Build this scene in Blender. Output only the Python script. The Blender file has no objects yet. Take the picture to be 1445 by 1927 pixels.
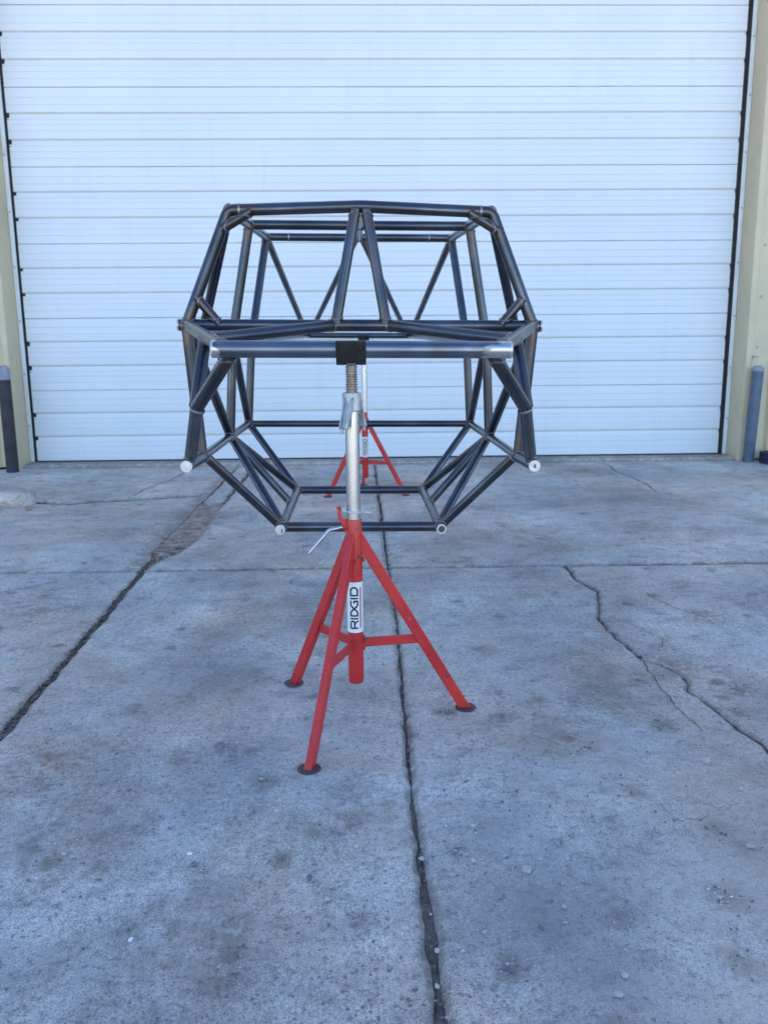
import bpy, math, random
from math import sin, cos, pi, radians, sqrt
from mathutils import Vector, Matrix, noise

random.seed(7)
S = bpy.context.scene
COL = S.collection

# ------------------------------------------------------------------ camera
CAM_H = 1.0118
PIT, YAW, ROL, FPX = 0.1962, 0.0237, -0.0088, 1569.1
Fw = Vector((sin(YAW) * cos(PIT), cos(YAW) * cos(PIT), -sin(PIT)))
R0 = Vector((cos(YAW), -sin(YAW), 0.0))
U0 = R0.cross(Fw)
Rt = cos(ROL) * R0 + sin(ROL) * U0
Up = -sin(ROL) * R0 + cos(ROL) * U0
cam = bpy.data.cameras.new('camera')
cam.sensor_fit = 'HORIZONTAL'
cam.sensor_width = 36.0
cam.lens = FPX / 1445.0 * 36.0
cam.clip_start = 0.05
cam.clip_end = 2000
cam.dof.use_dof = True
cam.dof.focus_distance = 2.0
cam.dof.aperture_fstop = 9.0
camo = bpy.data.objects.new('camera', cam)
COL.objects.link(camo)
M3 = Matrix((Rt, Up, -Fw)).transposed().to_4x4()
M3.translation = Vector((0, 0, CAM_H))
camo.matrix_world = M3
S.camera = camo

# ------------------------------------------------------------------ light
SUN_EL, SUN_AZ = radians(36), radians(-12)     # sun stands behind the building
W = bpy.data.worlds.new('World')
S.world = W
W.use_nodes = True
wn = W.node_tree.nodes
wl = W.node_tree.links
wn.clear()
sky = wn.new('ShaderNodeTexSky')
sky.sky_type = 'NISHITA'
sky.sun_disc = False
sky.sun_elevation = SUN_EL
sky.sun_rotation = SUN_AZ
sky.altitude = 1500
sky.air_density = 1.0
sky.dust_density = 0.6
sky.ozone_density = 3.2
bg = wn.new('ShaderNodeBackground')
bg.inputs['Strength'].default_value = 0.12
wo = wn.new('ShaderNodeOutputWorld')
wl.new(sky.outputs[0], bg.inputs[0])
wl.new(bg.outputs[0], wo.inputs[0])
sun = bpy.data.lights.new('sun', 'SUN')
sun.energy = 3.8
sun.angle = radians(0.5)
sun.color = (1.0, 0.93, 0.82)
suno = bpy.data.objects.new('sun', sun)
COL.objects.link(suno)
sd = Vector((sin(SUN_AZ) * cos(SUN_EL), cos(SUN_AZ) * cos(SUN_EL), sin(SUN_EL)))
suno.rotation_euler = sd.to_track_quat('Z', 'Y').to_euler()
suno.location = (0, 30, 30)

S.view_settings.view_transform = 'Standard'
S.view_settings.look = 'None'
S.view_settings.gamma = 1.0
S.view_settings.use_curve_mapping = False
S.view_settings.exposure = 2.02
S.render.engine = 'CYCLES'

# ------------------------------------------------------------------ helpers
class MB:
    def __init__(s):
        s.v, s.f, s.uv, s.sm = [], [], {}, True
        s.attr = {}
    def quad_grid(s, rows, closed=False):
        b = len(s.v)
        n = len(rows[0])
        for r in rows:
            s.v.extend([tuple(p) for p in r])
        for i in range(len(rows) - 1):
            for j in range(n if closed else n - 1):
                k = (j + 1) % n
                s.f.append((b + i * n + j, b + i * n + k, b + (i + 1) * n + k, b + (i + 1) * n + j))
        return b
    def poly(s, pts):
        b = len(s.v)
        s.v.extend([tuple(p) for p in pts])
        s.f.append(tuple(range(b, b + len(pts))))
    def box(s, c, d, M=None):
        x, y, z = d[0] / 2, d[1] / 2, d[2] / 2
        P = [Vector((sx * x, sy * y, sz * z)) for sz in (-1, 1) for sy in (-1, 1) for sx in (-1, 1)]
        if M is not None:
            P = [M @ p for p in P]
        P = [p + Vector(c) for p in P]
        b = len(s.v)
        s.v.extend([tuple(p) for p in P])
        for q in ((0, 2, 3, 1), (4, 5, 7, 6), (0, 1, 5, 4), (2, 6, 7, 3), (0, 4, 6, 2), (1, 3, 7, 5)):
            s.f.append(tuple(b + i for i in q))
    def lathe(s, prof, n=28, c=(0, 0), cap=True):
        rows = []
        for r, z in prof:
            rows.append([(c[0] + r * cos(2 * pi * k / n), c[1] + r * sin(2 * pi * k / n), z) for k in range(n)])
        b = s.quad_grid(rows, True)
        if cap:
            s.f.append(tuple(b + k for k in reversed(range(n))))
            t = b + (len(prof) - 1) * n
            s.f.append(tuple(t + k for k in range(n)))
    def build(s, name, mat, parent=None, smooth=True, bevel=0.0, angle=35):
        me = bpy.data.meshes.new(name)
        me.from_pydata(s.v, [], s.f)
        me.validate()
        for k, vals in s.attr.items():
            if len(vals) == len(me.vertices):
                a = me.attributes.new(k, 'FLOAT', 'POINT')
                a.data.foreach_set('value', vals)
        if smooth:
            me.polygons.foreach_set('use_smooth', [True] * len(me.polygons))
            try:
                me.set_sharp_from_angle(angle=radians(angle))
            except Exception:
                pass
        me.materials.append(mat)
        o = bpy.data.objects.new(name, me)
        COL.objects.link(o)
        if parent is not None:
            o.parent = parent
        if bevel > 0:
            m = o.modifiers.new('bevel', 'BEVEL')
            m.width = bevel
            m.segments = 2
            m.limit_method = 'ANGLE'
            m.angle_limit = radians(40)
        return o

def tag(o, label=None, cat=None, group=None, kind=None):
    if label: o['label'] = label
    if cat: o['category'] = cat
    if group: o['group'] = group
    if kind: o['kind'] = kind
    return o

def empty(name, loc=(0, 0, 0), rot=(0, 0, 0)):
    o = bpy.data.objects.new(name, None)
    o.empty_display_size = 0.1
    COL.objects.link(o)
    o.location = loc
    o.rotation_euler = rot
    return o

def copy_tree(o, parent=None):
    c = o.copy()
    COL.objects.link(c)
    c.parent = parent
    for ch in list(o.children):
        copy_tree(ch, c)
    return c

def frame_of(d):
    d = d.normalized()
    a = Vector((0, 0, 1)) if abs(d.z) < 0.9 else Vector((0, 1, 0))
    u = a.cross(d).normalized()
    return u, d.cross(u).normalized()

def fillet(pts, rad, n=7):
    out = [pts[0]]
    for i in range(1, len(pts) - 1):
        p, a, b = pts[i], (pts[i - 1] - pts[i]), (pts[i + 1] - pts[i])
        la, lb = a.length, b.length
        a.normalize(); b.normalize()
        ang = a.angle(b)
        t = min(rad / math.tan(ang / 2), la * .45, lb * .45)
        s, e = p + a * t, p + b * t
        for k in range(n + 1):
            w = k / n
            out.append((1 - w) ** 2 * s + 2 * w * (1 - w) * p + w * w * e)
    out.append(pts[-1])
    return out

def tube_mb(pts, r, n=22, caps=True, mb=None, rfun=None):
    mb = mb or MB()
    pts = [Vector(p) for p in pts]
    # densify so per-vertex 'ends' distance interpolates well
    d0 = (pts[1] - pts[0]).normalized()
    u, v = frame_of(d0)
    L = [0.0]
    for i in range(1, len(pts)):
        L.append(L[-1] + (pts[i] - pts[i - 1]).length)
    rows, ends, tu, tv = [], [], [], []
    prev = d0
    for i, p in enumerate(pts):
        if i == 0: d = d0
        elif i == len(pts) - 1: d = (pts[i] - pts[i - 1]).normalized()
        else: d = ((pts[i] - pts[i - 1]).normalized() + (pts[i + 1] - pts[i]).normalized()).normalized()
        q = prev.rotation_difference(d)
        u = q @ u
        v = q @ v
        prev = d
        rr = r if rfun is None else rfun(L[i])
        rows.append([p + rr * (cos(2 * pi * k / n) * u + sin(2 * pi * k / n) * v) for k in range(n)])
        e = min(L[i], L[-1] - L[i])
        ends += [e] * n
        tu += [k / n for k in range(n)]
        tv += [L[i]] * n
    b = mb.quad_grid(rows, True)
    if caps:
        mb.f.append(tuple(b + k for k in reversed(range(n))))
        t = b + (len(rows) - 1) * n
        mb.f.append(tuple(t + k for k in range(n)))
    mb.attr.setdefault('ends', [])
    mb.attr['ends'] += ends
    mb.attr.setdefault('tu', []); mb.attr.setdefault('tv', [])
    mb.attr['tu'] += tu
    mb.attr['tv'] += tv
    return mb

def dens(pts, step=0.05):
    out = [Vector(pts[0])]
    for i in range(1, len(pts)):
        a, b = Vector(pts[i - 1]), Vector(pts[i])
        m = max(1, int((b - a).length / step))
        for k in range(1, m + 1):
            out.append(a.lerp(b, k / m))
    return out

# ------------------------------------------------------------------ materials
def mat_new(name):
    m = bpy.data.materials.new(name)
    m.use_nodes = True
    nt = m.node_tree
    nt.nodes.clear()
    out = nt.nodes.new('ShaderNodeOutputMaterial')
    b = nt.nodes.new('ShaderNodeBsdfPrincipled')
    nt.links.new(b.outputs[0], out.inputs[0])
    return m, nt, b

class NT:
    """small shader-graph helper"""
    def __init__(s, nt):
        s.nt = nt
        s.N = nt.nodes
    def link(s, a, b): s.nt.links.new(a, b)
    def coord(s, kind='Object', scale=(1, 1, 1)):
        t = s.N.new('ShaderNodeTexCoord')
        m = s.N.new('ShaderNodeMapping')
        m.inputs['Scale'].default_value = scale
        s.link(t.outputs[kind], m.inputs[0])
        return m.outputs[0]
    def noise(s, vec, scale, detail=4, rough=.55, dist=0):
        n = s.N.new('ShaderNodeTexNoise')
        n.inputs['Scale'].default_value = scale
        n.inputs['Detail'].default_value = detail
        n.inputs['Roughness'].default_value = rough
        n.inputs['Distortion'].default_value = dist
        s.link(vec, n.inputs['Vector'])
        return n
    def vor(s, vec, scale, feat='F1', rnd=1):
        n = s.N.new('ShaderNodeTexVoronoi')
        n.feature = feat
        n.inputs['Scale'].default_value = scale
        n.inputs['Randomness'].default_value = rnd
        s.link(vec, n.inputs['Vector'])
        return n
    def ramp(s, fac, stops):
        n = s.N.new('ShaderNodeValToRGB')
        e = n.color_ramp.elements
        while len(e) < len(stops): e.new(0.5)
        for k, (p, c) in enumerate(stops):
            e[k].position = p
            e[k].color = (c, c, c, 1) if isinstance(c, (int, float)) else (*c, 1)
        s.link(fac, n.inputs[0])
        return n.outputs[0]
    def mix(s, fac, a, b, mode='MIX'):
        n = s.N.new('ShaderNodeMix')
        n.data_type = 'RGBA'
        n.blend_type = mode
        n.clamp_factor = True
        for v, i in ((fac, 0), (a, 6), (b, 7)):
            if isinstance(v, (int, float)): n.inputs[i].default_value = v if i == 0 else (v, v, v, 1)
            elif isinstance(v, tuple): n.inputs[i].default_value = (*v, 1)
            else: s.link(v, n.inputs[i])
        return n.outputs[2]
    def math(s, op, a, b=0.0, clamp=False):
        n = s.N.new('ShaderNodeMath')
        n.operation = op
        n.use_clamp = clamp
        for k, v in ((0, a), (1, b)):
            if isinstance(v, (int, float)): n.inputs[k].default_value = v
            else: s.link(v, n.inputs[k])
        return n.outputs[0]
    def attr(s, name):
        n = s.N.new('ShaderNodeAttribute')
        n.attribute_name = name
        return n.outputs['Fac']
    def bump(s, h, strength=.3, dist=.01, normal=None):
        n = s.N.new('ShaderNodeBump')
        n.inputs['Strength'].default_value = strength
        n.inputs['Distance'].default_value = dist
        s.link(h, n.inputs['Height'])
        if normal is not None: s.link(normal, n.inputs['Normal'])
        return n.outputs[0]
    def warp(s, vec, scale, amt):
        n = s.noise(vec, scale, 3)
        a = s.N.new('ShaderNodeVectorMath'); a.operation = 'SUBTRACT'
        s.link(n.outputs['Color'], a.inputs[0]); a.inputs[1].default_value = (.5, .5, .5)
        b = s.N.new('ShaderNodeVectorMath'); b.operation = 'SCALE'
        s.link(a.outputs[0], b.inputs[0]); b.inputs['Scale'].default_value = amt
        c = s.N.new('ShaderNodeVectorMath'); c.operation = 'ADD'
        s.link(vec, c.inputs[0]); s.link(b.outputs[0], c.inputs[1])
        return c.outputs[0]

def simple(name, col, rough=.5, metal=0.0, var=.12, vscale=8, bump=0.0, bscale=60, rvar=.1, dirt=None, dirt_amt=.4, dscale=5):
    m, nt, b = mat_new(name)
    g = NT(nt)
    co = g.coord()
    n = g.noise(co, vscale, 5)
    lo = tuple(c * (1 - var) for c in col)
    hi = tuple(min(1, c * (1 + var)) for c in col)
    c = g.ramp(n.outputs[0], [(.3, lo), (.7, hi)])
    if dirt:
        dn = g.noise(co, dscale, 6, .65)
        f = g.ramp(dn.outputs[0], [(.5, 0.0), (.72, dirt_amt)])
        c = g.mix(f, c, dirt)
    g.link(c, b.inputs['Base Color'])
    rn = g.noise(co, vscale * 2.3, 4)
    r = g.ramp(rn.outputs[0], [(.3, max(.02, rough - rvar)), (.7, min(1, rough + rvar))])
    g.link(r, b.inputs['Roughness'])
    b.inputs['Metallic'].default_value = metal
    if bump > 0:
        bn = g.noise(co, bscale, 4)
        g.link(g.bump(bn.outputs[0], bump, .003), b.inputs['Normal'])
    return m

# dark mill-scale steel tube
def make_steel(name='mill_scale_steel', k=1.0):
    m, nt, b = mat_new(name)
    g = NT(nt)
    co = g.coord('Object')
    # streaks drawn out along each tube
    cx_ = g.N.new('ShaderNodeCombineXYZ')
    g.link(g.math('MULTIPLY', g.attr('tu'), 26.0), cx_.inputs[0])
    g.link(g.math('MULTIPLY', g.attr('tv'), 2.2), cx_.inputs[1])
    oi = g.N.new('ShaderNodeObjectInfo')
    g.link(g.math('MULTIPLY', oi.outputs['Random'], 50.0), cx_.inputs[2])
    streak = g.noise(cx_.outputs[0], 1.0, 3, .5)
    n1 = g.noise(co, 5, 3, .5)
    n2 = g.noise(co, 16, 2, .5)
    t = g.math('ADD', g.math('MULTIPLY', n1.outputs[0], .6), g.math('MULTIPLY', streak.outputs[0], .4))
    base = g.ramp(t, [(.34, (.046 * k, .052 * k, .066 * k)), (.52, (.078 * k, .086 * k, .104 * k)), (.68, (.140 * k, .146 * k, .160 * k))])
    rub = g.ramp(streak.outputs[0], [(.60, 0.0), (.72, .40)])
    base = g.mix(g.math('MULTIPLY', rub, g.ramp(n1.outputs[0], [(.45, 0.0), (.6, 1.0)])), base, (.36, .355, .35))
    rust = g.noise(co, 8, 3, .55)
    base = g.mix(g.ramp(rust.outputs[0], [(.60, 0.0), (.74, .40)]), base, (.150, .100, .070))
    e = g.attr('ends')
    ew = g.math('ADD', e, g.math('MULTIPLY', g.math('SUBTRACT', n2.outputs[0], .5), .05))
    haz = g.ramp(ew, [(.028, 1.0), (.050, .75), (.075, 0.0)])
    base = g.mix(g.math('MULTIPLY', haz, .50), base, (.140, .092, .062))
    g.link(base, b.inputs['Base Color'])
    b.inputs['Metallic'].default_value = .90
    g.link(g.ramp(streak.outputs[0], [(.3, .22), (.7, .36)]), b.inputs['Roughness'])
    return m

def make_ground_bar():
    """front bar: mill scale with ends ground to bright metal"""
    m = make_steel('brushed_steel_ground_ends', 2.2)
    nt = m.node_tree
    g = NT(nt)
    b = next(n for n in nt.nodes if n.type == 'BSDF_PRINCIPLED')
    old = b.inputs['Base Color'].links[0].from_socket
    co = g.coord('Object', (6, 30, 30))
    n = g.noise(co, 3, 4, .6)
    e = g.attr('ends')
    ew = g.math('ADD', e, g.math('MULTIPLY', g.math('SUBTRACT', n.outputs[0], .5), .09))
    f = g.ramp(ew, [(.035, 1.0), (.045, 0.0)])
    g.link(g.mix(f, old, (.55, .54, .52)), b.inputs['Base Color'])
    return m

STEEL = make_steel()
STEELB = make_ground_bar()
WELD = simple('weld_bead_steel', (.30, .30, .31), .38, .95, .3, 60, .3, 150, .12, dirt=(.12, .08, .05), dirt_amt=.6, dscale=18)
CUT = simple('bare_cut_steel', (.62, .605, .585), .5, .85, .10, 40, .15, 200, .12)
CAVITY = simple('tube_bore_steel', (.11, .11, .115), .7, .4, .3, 30)
GALV = simple('galvanised_steel', (.56, .56, .56), .28, .97, .04, 9, 0, 90, .025, dirt=(.44, .43, .42), dirt_amt=.18, dscale=5)
CAST = simple('cast_alloy', (.50, .50, .50), .5, .75, .2, 30, .4, 120, .12, dirt=(.14, .13, .12), dirt_amt=.5, dscale=20)
BLACK = simple('black_oxide_steel', (.060, .057, .054), .30, .7, .3, 20, .2, 90, .1, dirt=(.11, .09, .07), dirt_amt=.3, dscale=12)
SCREW = simple('greased_thread_steel', (.30, .27, .25), .30, .9, .3, 50, .1, 90, .1)
DISC = simple('worn_dark_foot_steel', (.075, .050, .055), .65, .2, .35, 30, .5, 80, .1, dirt=(.30, .06, .055), dirt_amt=.85, dscale=16)
INK = simple('black_print', (.012, .012, .014), .45, 0, .1)
REDINK = simple('red_print', (.45, .03, .07), .45, 0, .1)
CHALK = simple('red_paint_pen', (.42, .05, .07), .7, 0, .2)
LABEL = simple('white_label_vinyl', (.80, .80, .78), .35, 0, .03, 6, dirt=(.5, .48, .45), dirt_amt=.25, dscale=30)

def make_red():
    m, nt, b = mat_new('red_enamel')
    g = NT(nt)
    co = g.coord()
    n = g.noise(co, 6, 5)
    c = g.ramp(n.outputs[0], [(.3, (.49, .021, .022)), (.7, (.64, .038, .030))])
    d = g.noise(co, 26, 6, .7)
    c = g.mix(g.ramp(d.outputs[0], [(.55, 0.0), (.75, .35)]), c, (.33, .03, .035))
    ch = g.noise(co, 55, 3, .6)
    lm = g.noise(co, 9, 3, .6)
    f = g.math('MULTIPLY', g.ramp(ch.outputs[0], [(.635, 0.0), (.65, 1.0)]), g.ramp(lm.outputs[0], [(.44, 0.0), (.52, 1.0)]))
    c = g.mix(f, c, (.07, .045, .04))
    sc = g.vor(g.coord('Object', (1, 1, .35)), 70)
    f2 = g.math('MULTIPLY', g.ramp(sc.outputs[0], [(.05, .8), (.09, 0.0)]), g.ramp(lm.outputs[0], [(.55, 0.0), (.6, 1.0)]))
    c = g.mix(f2, c, (.55, .42, .40))
    g.link(c, b.inputs['Base Color'])
    g.link(g.ramp(d.outputs[0], [(.3, .24), (.7, .42)]), b.inputs['Roughness'])
    bn = g.noise(co, 110, 3)
    g.link(g.bump(bn.outputs[0], .12, .002), b.inputs['Normal'])
    return m
RED = make_red()

def make_concrete(name, tint=1.0, agg=1.0):
    m, nt, b = mat_new(name)
    g = NT(nt)
    co = g.coord()
    n0 = g.noise(co, .55, 5, .6, .4)
    n1 = g.noise(co, 2.6, 7, .62, .3)
    n2 = g.noise(co, 11, 7, .68)
    n3 = g.noise(co, 60, 6, .72)
    n4 = g.noise(co, 330, 3, .7)
    c = g.ramp(n1.outputs[0], [(.30, (.44 * tint, .415 * tint, .395 * tint)), (.5, (.54 * tint, .515 * tint, .49 * tint)), (.70, (.62 * tint, .595 * tint, .565 * tint))])
    c = g.mix(g.ramp(n0.outputs[0], [(.38, .45), (.60, 0.0)]), c, (.31, .305, .315))
    # brownish dirt film in blotches
    dsel = g.math('ADD', n1.outputs[0], g.math('MULTIPLY', g.math('SUBTRACT', n2.outputs[0], .5), .7))
    nd = g.noise(g.coord('Object', (1.0, .8, 1)), 1.7, 7, .66, .8)
    df = g.ramp(g.math('ADD', nd.outputs[0], g.math('MULTIPLY', g.math('SUBTRACT', n2.outputs[0], .5), .35)), [(.47, 0.0), (.66, .62)])
    c = g.mix(df, c, (.37, .295, .24))
    # mid-frequency grime + fine tooth
    c = g.mix(1.0, c, g.ramp(n2.outputs[0], [(.30, .58), (.48, 1.0), (.70, 1.20)]), 'MULTIPLY')
    c = g.mix(1.0, c, g.ramp(n3.outputs[0], [(.30, .34), (.44, 1.0), (.66, 1.28)]), 'MULTIPLY')
    c = g.mix(1.0, c, g.ramp(n4.outputs[0], [(.32, .52), (.5, 1.0), (.66, 1.45)]), 'MULTIPLY')
    # pinkish-brown and cool grey drifts left by water and traffic
    nh = g.noise(g.warp(co, 1.1, .5), 1.25, 6, .62)
    c = g.mix(1.0, c, g.ramp(nh.outputs[0], [(.34, (.86, .93, 1.0)), (.5, (1.0, 1.0, 1.0)), (.66, (1.10, .97, .90))]), 'MULTIPLY')
    nb2 = g.noise(g.warp(co, 2.3, .35), .9, 7, .68)
    c = g.mix(1.0, c, g.ramp(nb2.outputs[0], [(.36, .66), (.52, 1.0), (.68, 1.16)]), 'MULTIPLY')
    # faint pale scuffs
    sk = g.noise(g.warp(g.coord('Object', (2.2, 26, 1)), .8, 1.2), 1.0, 4, .6)
    c = g.mix(g.ramp(sk.outputs[0], [(.66, 0.0), (.72, .22)]), c, (.66, .65, .63))
    # exposed aggregate: coloured cells with a worn mask
    wv = g.warp(co, 90, .006)
    va = g.vor(wv, 95)
    cellv = N_sep(g, va.outputs['Color'])
    stone = g.ramp(va.outputs['Distance'], [(.26, 1.0), (.40, 0.0)])
    pick = g.ramp(cellv, [(.70, 0.0), (.74, 1.0)])
    ma = g.noise(co, 1.3, 5, .6)
    worn = g.ramp(g.math('ADD', ma.outputs[0], g.attr('worn')), [(.50, .08), (.80, 1.0)])
    fa = g.math('MULTIPLY', g.math('MULTIPLY', stone, pick), g.math('MULTIPLY', worn, .85 * agg))
    vc = g.vor(wv, 95)
    sc = N_sep(g, vc.outputs['Color'], 1)
    scol = g.ramp(sc, [(.0, (.085, .085, .095)), (.3, (.24, .20, .17)), (.6, (.36, .33, .30)), (1.0, (.55, .53, .50))])
    c = g.mix(fa, c, scol)
    # fine pale grit and dark pits
    vb = g.vor(co, 250)
    cb = N_sep(g, vb.outputs['Color'])
    grit = g.math('MULTIPLY', g.ramp(vb.outputs['Distance'], [(.22, 1.0), (.34, 0.0)]), g.ramp(cb, [(.90, 0.0), (.92, .75)]))
    c = g.mix(grit, c, (.55, .54, .52))
    pitm = g.math('MULTIPLY', g.ramp(vb.outputs['Distance'], [(.28, 1.0), (.42, 0.0)]), g.math('MULTIPLY', g.ramp(cb, [(.09, .85), (.11, 0.0)]), g.ramp(n1.outputs[0], [(.42, 0.15), (.6, 1.0)])))
    c = g.mix(pitm, c, (.075, .07, .07))
    # hairline crazing
    wc = g.warp(g.warp(co, 3, .35), 22, .05)
    vd = g.vor(wc, 3.2, 'DISTANCE_TO_EDGE')
    mk = g.noise(co, 1.9, 3)
    hair = g.math('MULTIPLY', g.ramp(vd.outputs[0], [(.002, 1.0), (.006, 0.0)]), g.ramp(mk.outputs[0], [(.54, 0.0), (.66, .5)]))
    c = g.mix(hair, c, (.085, .075, .07))
    # scattered clumps of dried mud, a centimetre or two across
    ws = g.warp(g.warp(co, 9, .10), 45, .03)
    vs = g.vor(ws, 7.5)
    cs = N_sep(g, vs.outputs['Color'])
    spot = g.math('MULTIPLY', g.ramp(vs.outputs['Distance'], [(.09, 1.0), (.24, 0.0)]), g.ramp(cs, [(.66, 0.0), (.70, 1.0)]))
    spot = g.math('MULTIPLY', spot, g.ramp(n3.outputs[0], [(.36, .15), (.56, 1.0)]))
    c = g.mix(g.math('MULTIPLY', spot, .80), c, (.185, .145, .118))
    # joint grime and stains carried on the slab itself
    st = g.attr('stain')
    ns = g.noise(g.warp(co, 14, .03), 19, 9, .74)
    stn = g.math('MULTIPLY', st, g.ramp(ns.outputs[0], [(.36, 0.0), (.64, 1.0)]))
    c = g.mix(g.ramp(stn, [(.06, 0.0), (.20, .46), (.70, .95)]), c, (.205, .160, .128))
    # thin brown film around each stain
    c = g.mix(g.ramp(g.math('MULTIPLY', st, g.ramp(n1.outputs[0], [(.35, .3), (.65, 1.0)])), [(.05, 0.0), (.8, .22)]), c, (.30, .25, .215))
    # traffic-worn skin is darker where the paste has gone
    c = g.mix(g.ramp(g.attr('worn'), [(.0, 0.0), (.22, .25)]), c, (.66, .64, .63), 'MULTIPLY')
    du = g.attr('dust')
    c = g.mix(g.math('MULTIPLY', g.math('MULTIPLY', du, g.ramp(ns.outputs[0], [(.35, .5), (.6, 1.0)])), .70), c, (.60, .50, .41))
    dk = g.attr('damp')
    dkn = g.math('ADD', dk, g.math('MULTIPLY', g.math('SUBTRACT', n1.outputs[0], .5), g.math('MULTIPLY', dk, 1.6)))
    c = g.mix(g.ramp(dkn, [(.1, 0.0), (.8, .60)]), c, (.225, .220, .235))
    c = g.mix(1.0, c, (1.07, 1.0, .93), 'MULTIPLY')
    g.link(c, b.inputs['Base Color'])
    g.link(g.ramp(n2.outputs[0], [(.3, .72), (.7, .92)]), b.inputs['Roughness'])
    b.inputs['Specular IOR Level'].default_value = .35
    h = g.math('ADD', g.math('MULTIPLY', n3.outputs[0], .55), g.math('MULTIPLY', n4.outputs[0], .25))
    h = g.math('SUBTRACT', h, g.math('MULTIPLY', pitm, .35))
    h = g.math('ADD', h, g.math('MULTIPLY', fa, .35))
    h = g.math('SUBTRACT', h, g.math('MULTIPLY', hair, .6))
    h = g.math('ADD', h, g.math('MULTIPLY', spot, .25))
    nb = g.bump(n2.outputs[0], .35, .02)
    g.link(g.bump(h, 1.0, .008, nb), b.inputs['Normal'])
    return m

def N_sep(g, sock, ch=0):
    n = g.N.new('ShaderNodeSeparateColor')
    g.link(sock, n.inputs[0])
    return n.outputs[ch]

CONC = make_concrete('weathered_concrete', 1.06)
CONCB = make_concrete('sill_concrete', 1.05, .3)
DIRT = simple('joint_dirt', (.13, .105, .088), .95, 0, .45, 25, .9, 160, .05, dirt=(.05, .043, .04), dirt_amt=.8, dscale=40)
YARD = simple('yard_gravel', (.52, .45, .37), .95, 0, .25, 3, .6, 40, .05)
STONE = [simple('pebble_pale', (.44, .425, .405), .8, 0, .25, 40, .5, 150), simple('pebble_pink', (.40, .355, .34), .8, 0, .3, 40, .5, 150),
         simple('pebble_dark', (.17, .165, .17), .8, 0, .3, 40, .5, 150), simple('chalk_white', (.78, .77, .75), .8, 0, .1, 40, .3, 150)]

def make_door_paint():
    m, nt, b = mat_new('white_door_paint')
    g = NT(nt)
    co = g.coord()
    n = g.noise(co, .8, 5)
    c = g.ramp(n.outputs[0], [(.3, (.71, .72, .73)), (.7, (.77, .77, .77))])
    st = g.noise(g.coord('Object', (3.5, 1, .35)), 2.0, 6, .65)
    c = g.mix(g.ramp(st.outputs[0], [(.55, 0.0), (.80, .22)]), c, (.58, .55, .50))
    sp = g.noise(co, 40, 3)
    c = g.mix(g.ramp(sp.outputs[0], [(.74, 0.0), (.78, .5)]), c, (.48, .44, .38))
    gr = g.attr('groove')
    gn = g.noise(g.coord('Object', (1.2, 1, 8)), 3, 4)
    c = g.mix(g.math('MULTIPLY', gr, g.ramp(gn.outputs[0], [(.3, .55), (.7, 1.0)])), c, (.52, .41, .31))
    g.link(c, b.inputs['Base Color'])
    b.inputs['Roughness'].default_value = .42
    bn = g.noise(co, 2.2, 3)
    g.link(g.bump(bn.outputs[0], .08, .03), b.inputs['Normal'])
    return m
DOORP = make_door_paint()
TAN = simple('tan_wall_paint', (.66, .53, .335), .5, 0, .06, 1.5, .05, 20, .08, dirt=(.36, .31, .23), dirt_amt=.35, dscale=2.2)
TRIM = simple('pale_trim_metal', (.80, .81, .80), .4, .2, .06, 4, dirt=(.5, .47, .42), dirt_amt=.4, dscale=6)
RUBBER = simple('black_rubber_seal', (.012, .012, .013), .7, 0, .2, 10)
ROOF = simple('roof_metal', (.45, .45, .44), .5, .3, .08, 1)
BOLL_B = simple('blue_grey_pipe_paint', (.085, .115, .165), .5, .1, .25, 9, .2, 60, .1, dirt=(.17, .17, .18), dirt_amt=.6, dscale=7)
BOLL_R = simple('dark_rusted_pipe', (.044, .034, .040), .6, .3, .35, 7, .4, 60, .1, dirt=(.028, .032, .06), dirt_amt=.8, dscale=4)
BOLL_C = simple('pipe_cap_concrete', (.27, .28, .31), .7, 0, .25, 20, .5, 70)
NAVY = simple('navy_steel', (.025, .030, .055), .5, .2, .3, 12)

# ------------------------------------------------------------------ ground and slabs
def interp(tab, y):
    if y <= tab[0][0]: return tab[0][1]
    for (a, b), (c, d) in zip(tab, tab[1:]):
        if y <= c: return b + (d - b) * (y - a) / (c - a)
    return tab[-1][1]

def fb(x, y, z=0, o=4):
    return noise.fractal(Vector((x, y, z)), 1.0, 2.0, o)

JL = [(-6, -.99), (2.09, -.981), (2.35, -.994), (2.74, -1.003), (3.17, -1.020), (3.76, -1.039)]
JLB = [(3.78, -1.040), (4.0, -1.012), (4.11, -.957), (4.40, -.921), (4.74, -.927), (5.05, -.935), (5.6, -.941), (7.3, -.956)]
TRL = [(3.78, -1.060), (4.02, -1.05), (4.15, -1.087), (5.7, -1.093), (7.3, -1.10)]
J0 = [(-6, .105), (1.1, .106), (1.3, .107), (1.47, .104), (1.74, .100), (2.06, .104), (2.42, .107), (2.8, .113), (3.3, .113), (3.8, .107), (4.5, .105), (5.6, .100), (7.3, .094)]
CR_ = [(-6, 1.06), (1.6, 1.05), (1.95, 1.022), (2.04, 1.002), (2.14, .994), (2.23, .978), (2.30, .962), (2.38, .973), (2.46, .981), (2.515, .941), (2.56, .897), (2.70, .893), (2.85, .876), (3.0, .881), (3.17, .935), (3.335, .971), (3.47, .929), (3.74, .933)]
CR = [(-6, 1.06)] + [(1.0 + .012 * k, interp(CR_, 1.0 + .012 * k) + .014 * fb(k * .16, 4.2) + .006 * fb(k * .6, 9.1)) for k in range(230)]
JL = [(-6, -.99)] + [(1.0 + .02 * k, interp(JL, 1.0 + .02 * k) + .008 * fb(k * .11, 7.7)) for k in range(139)]
TY = 3.766
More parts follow.
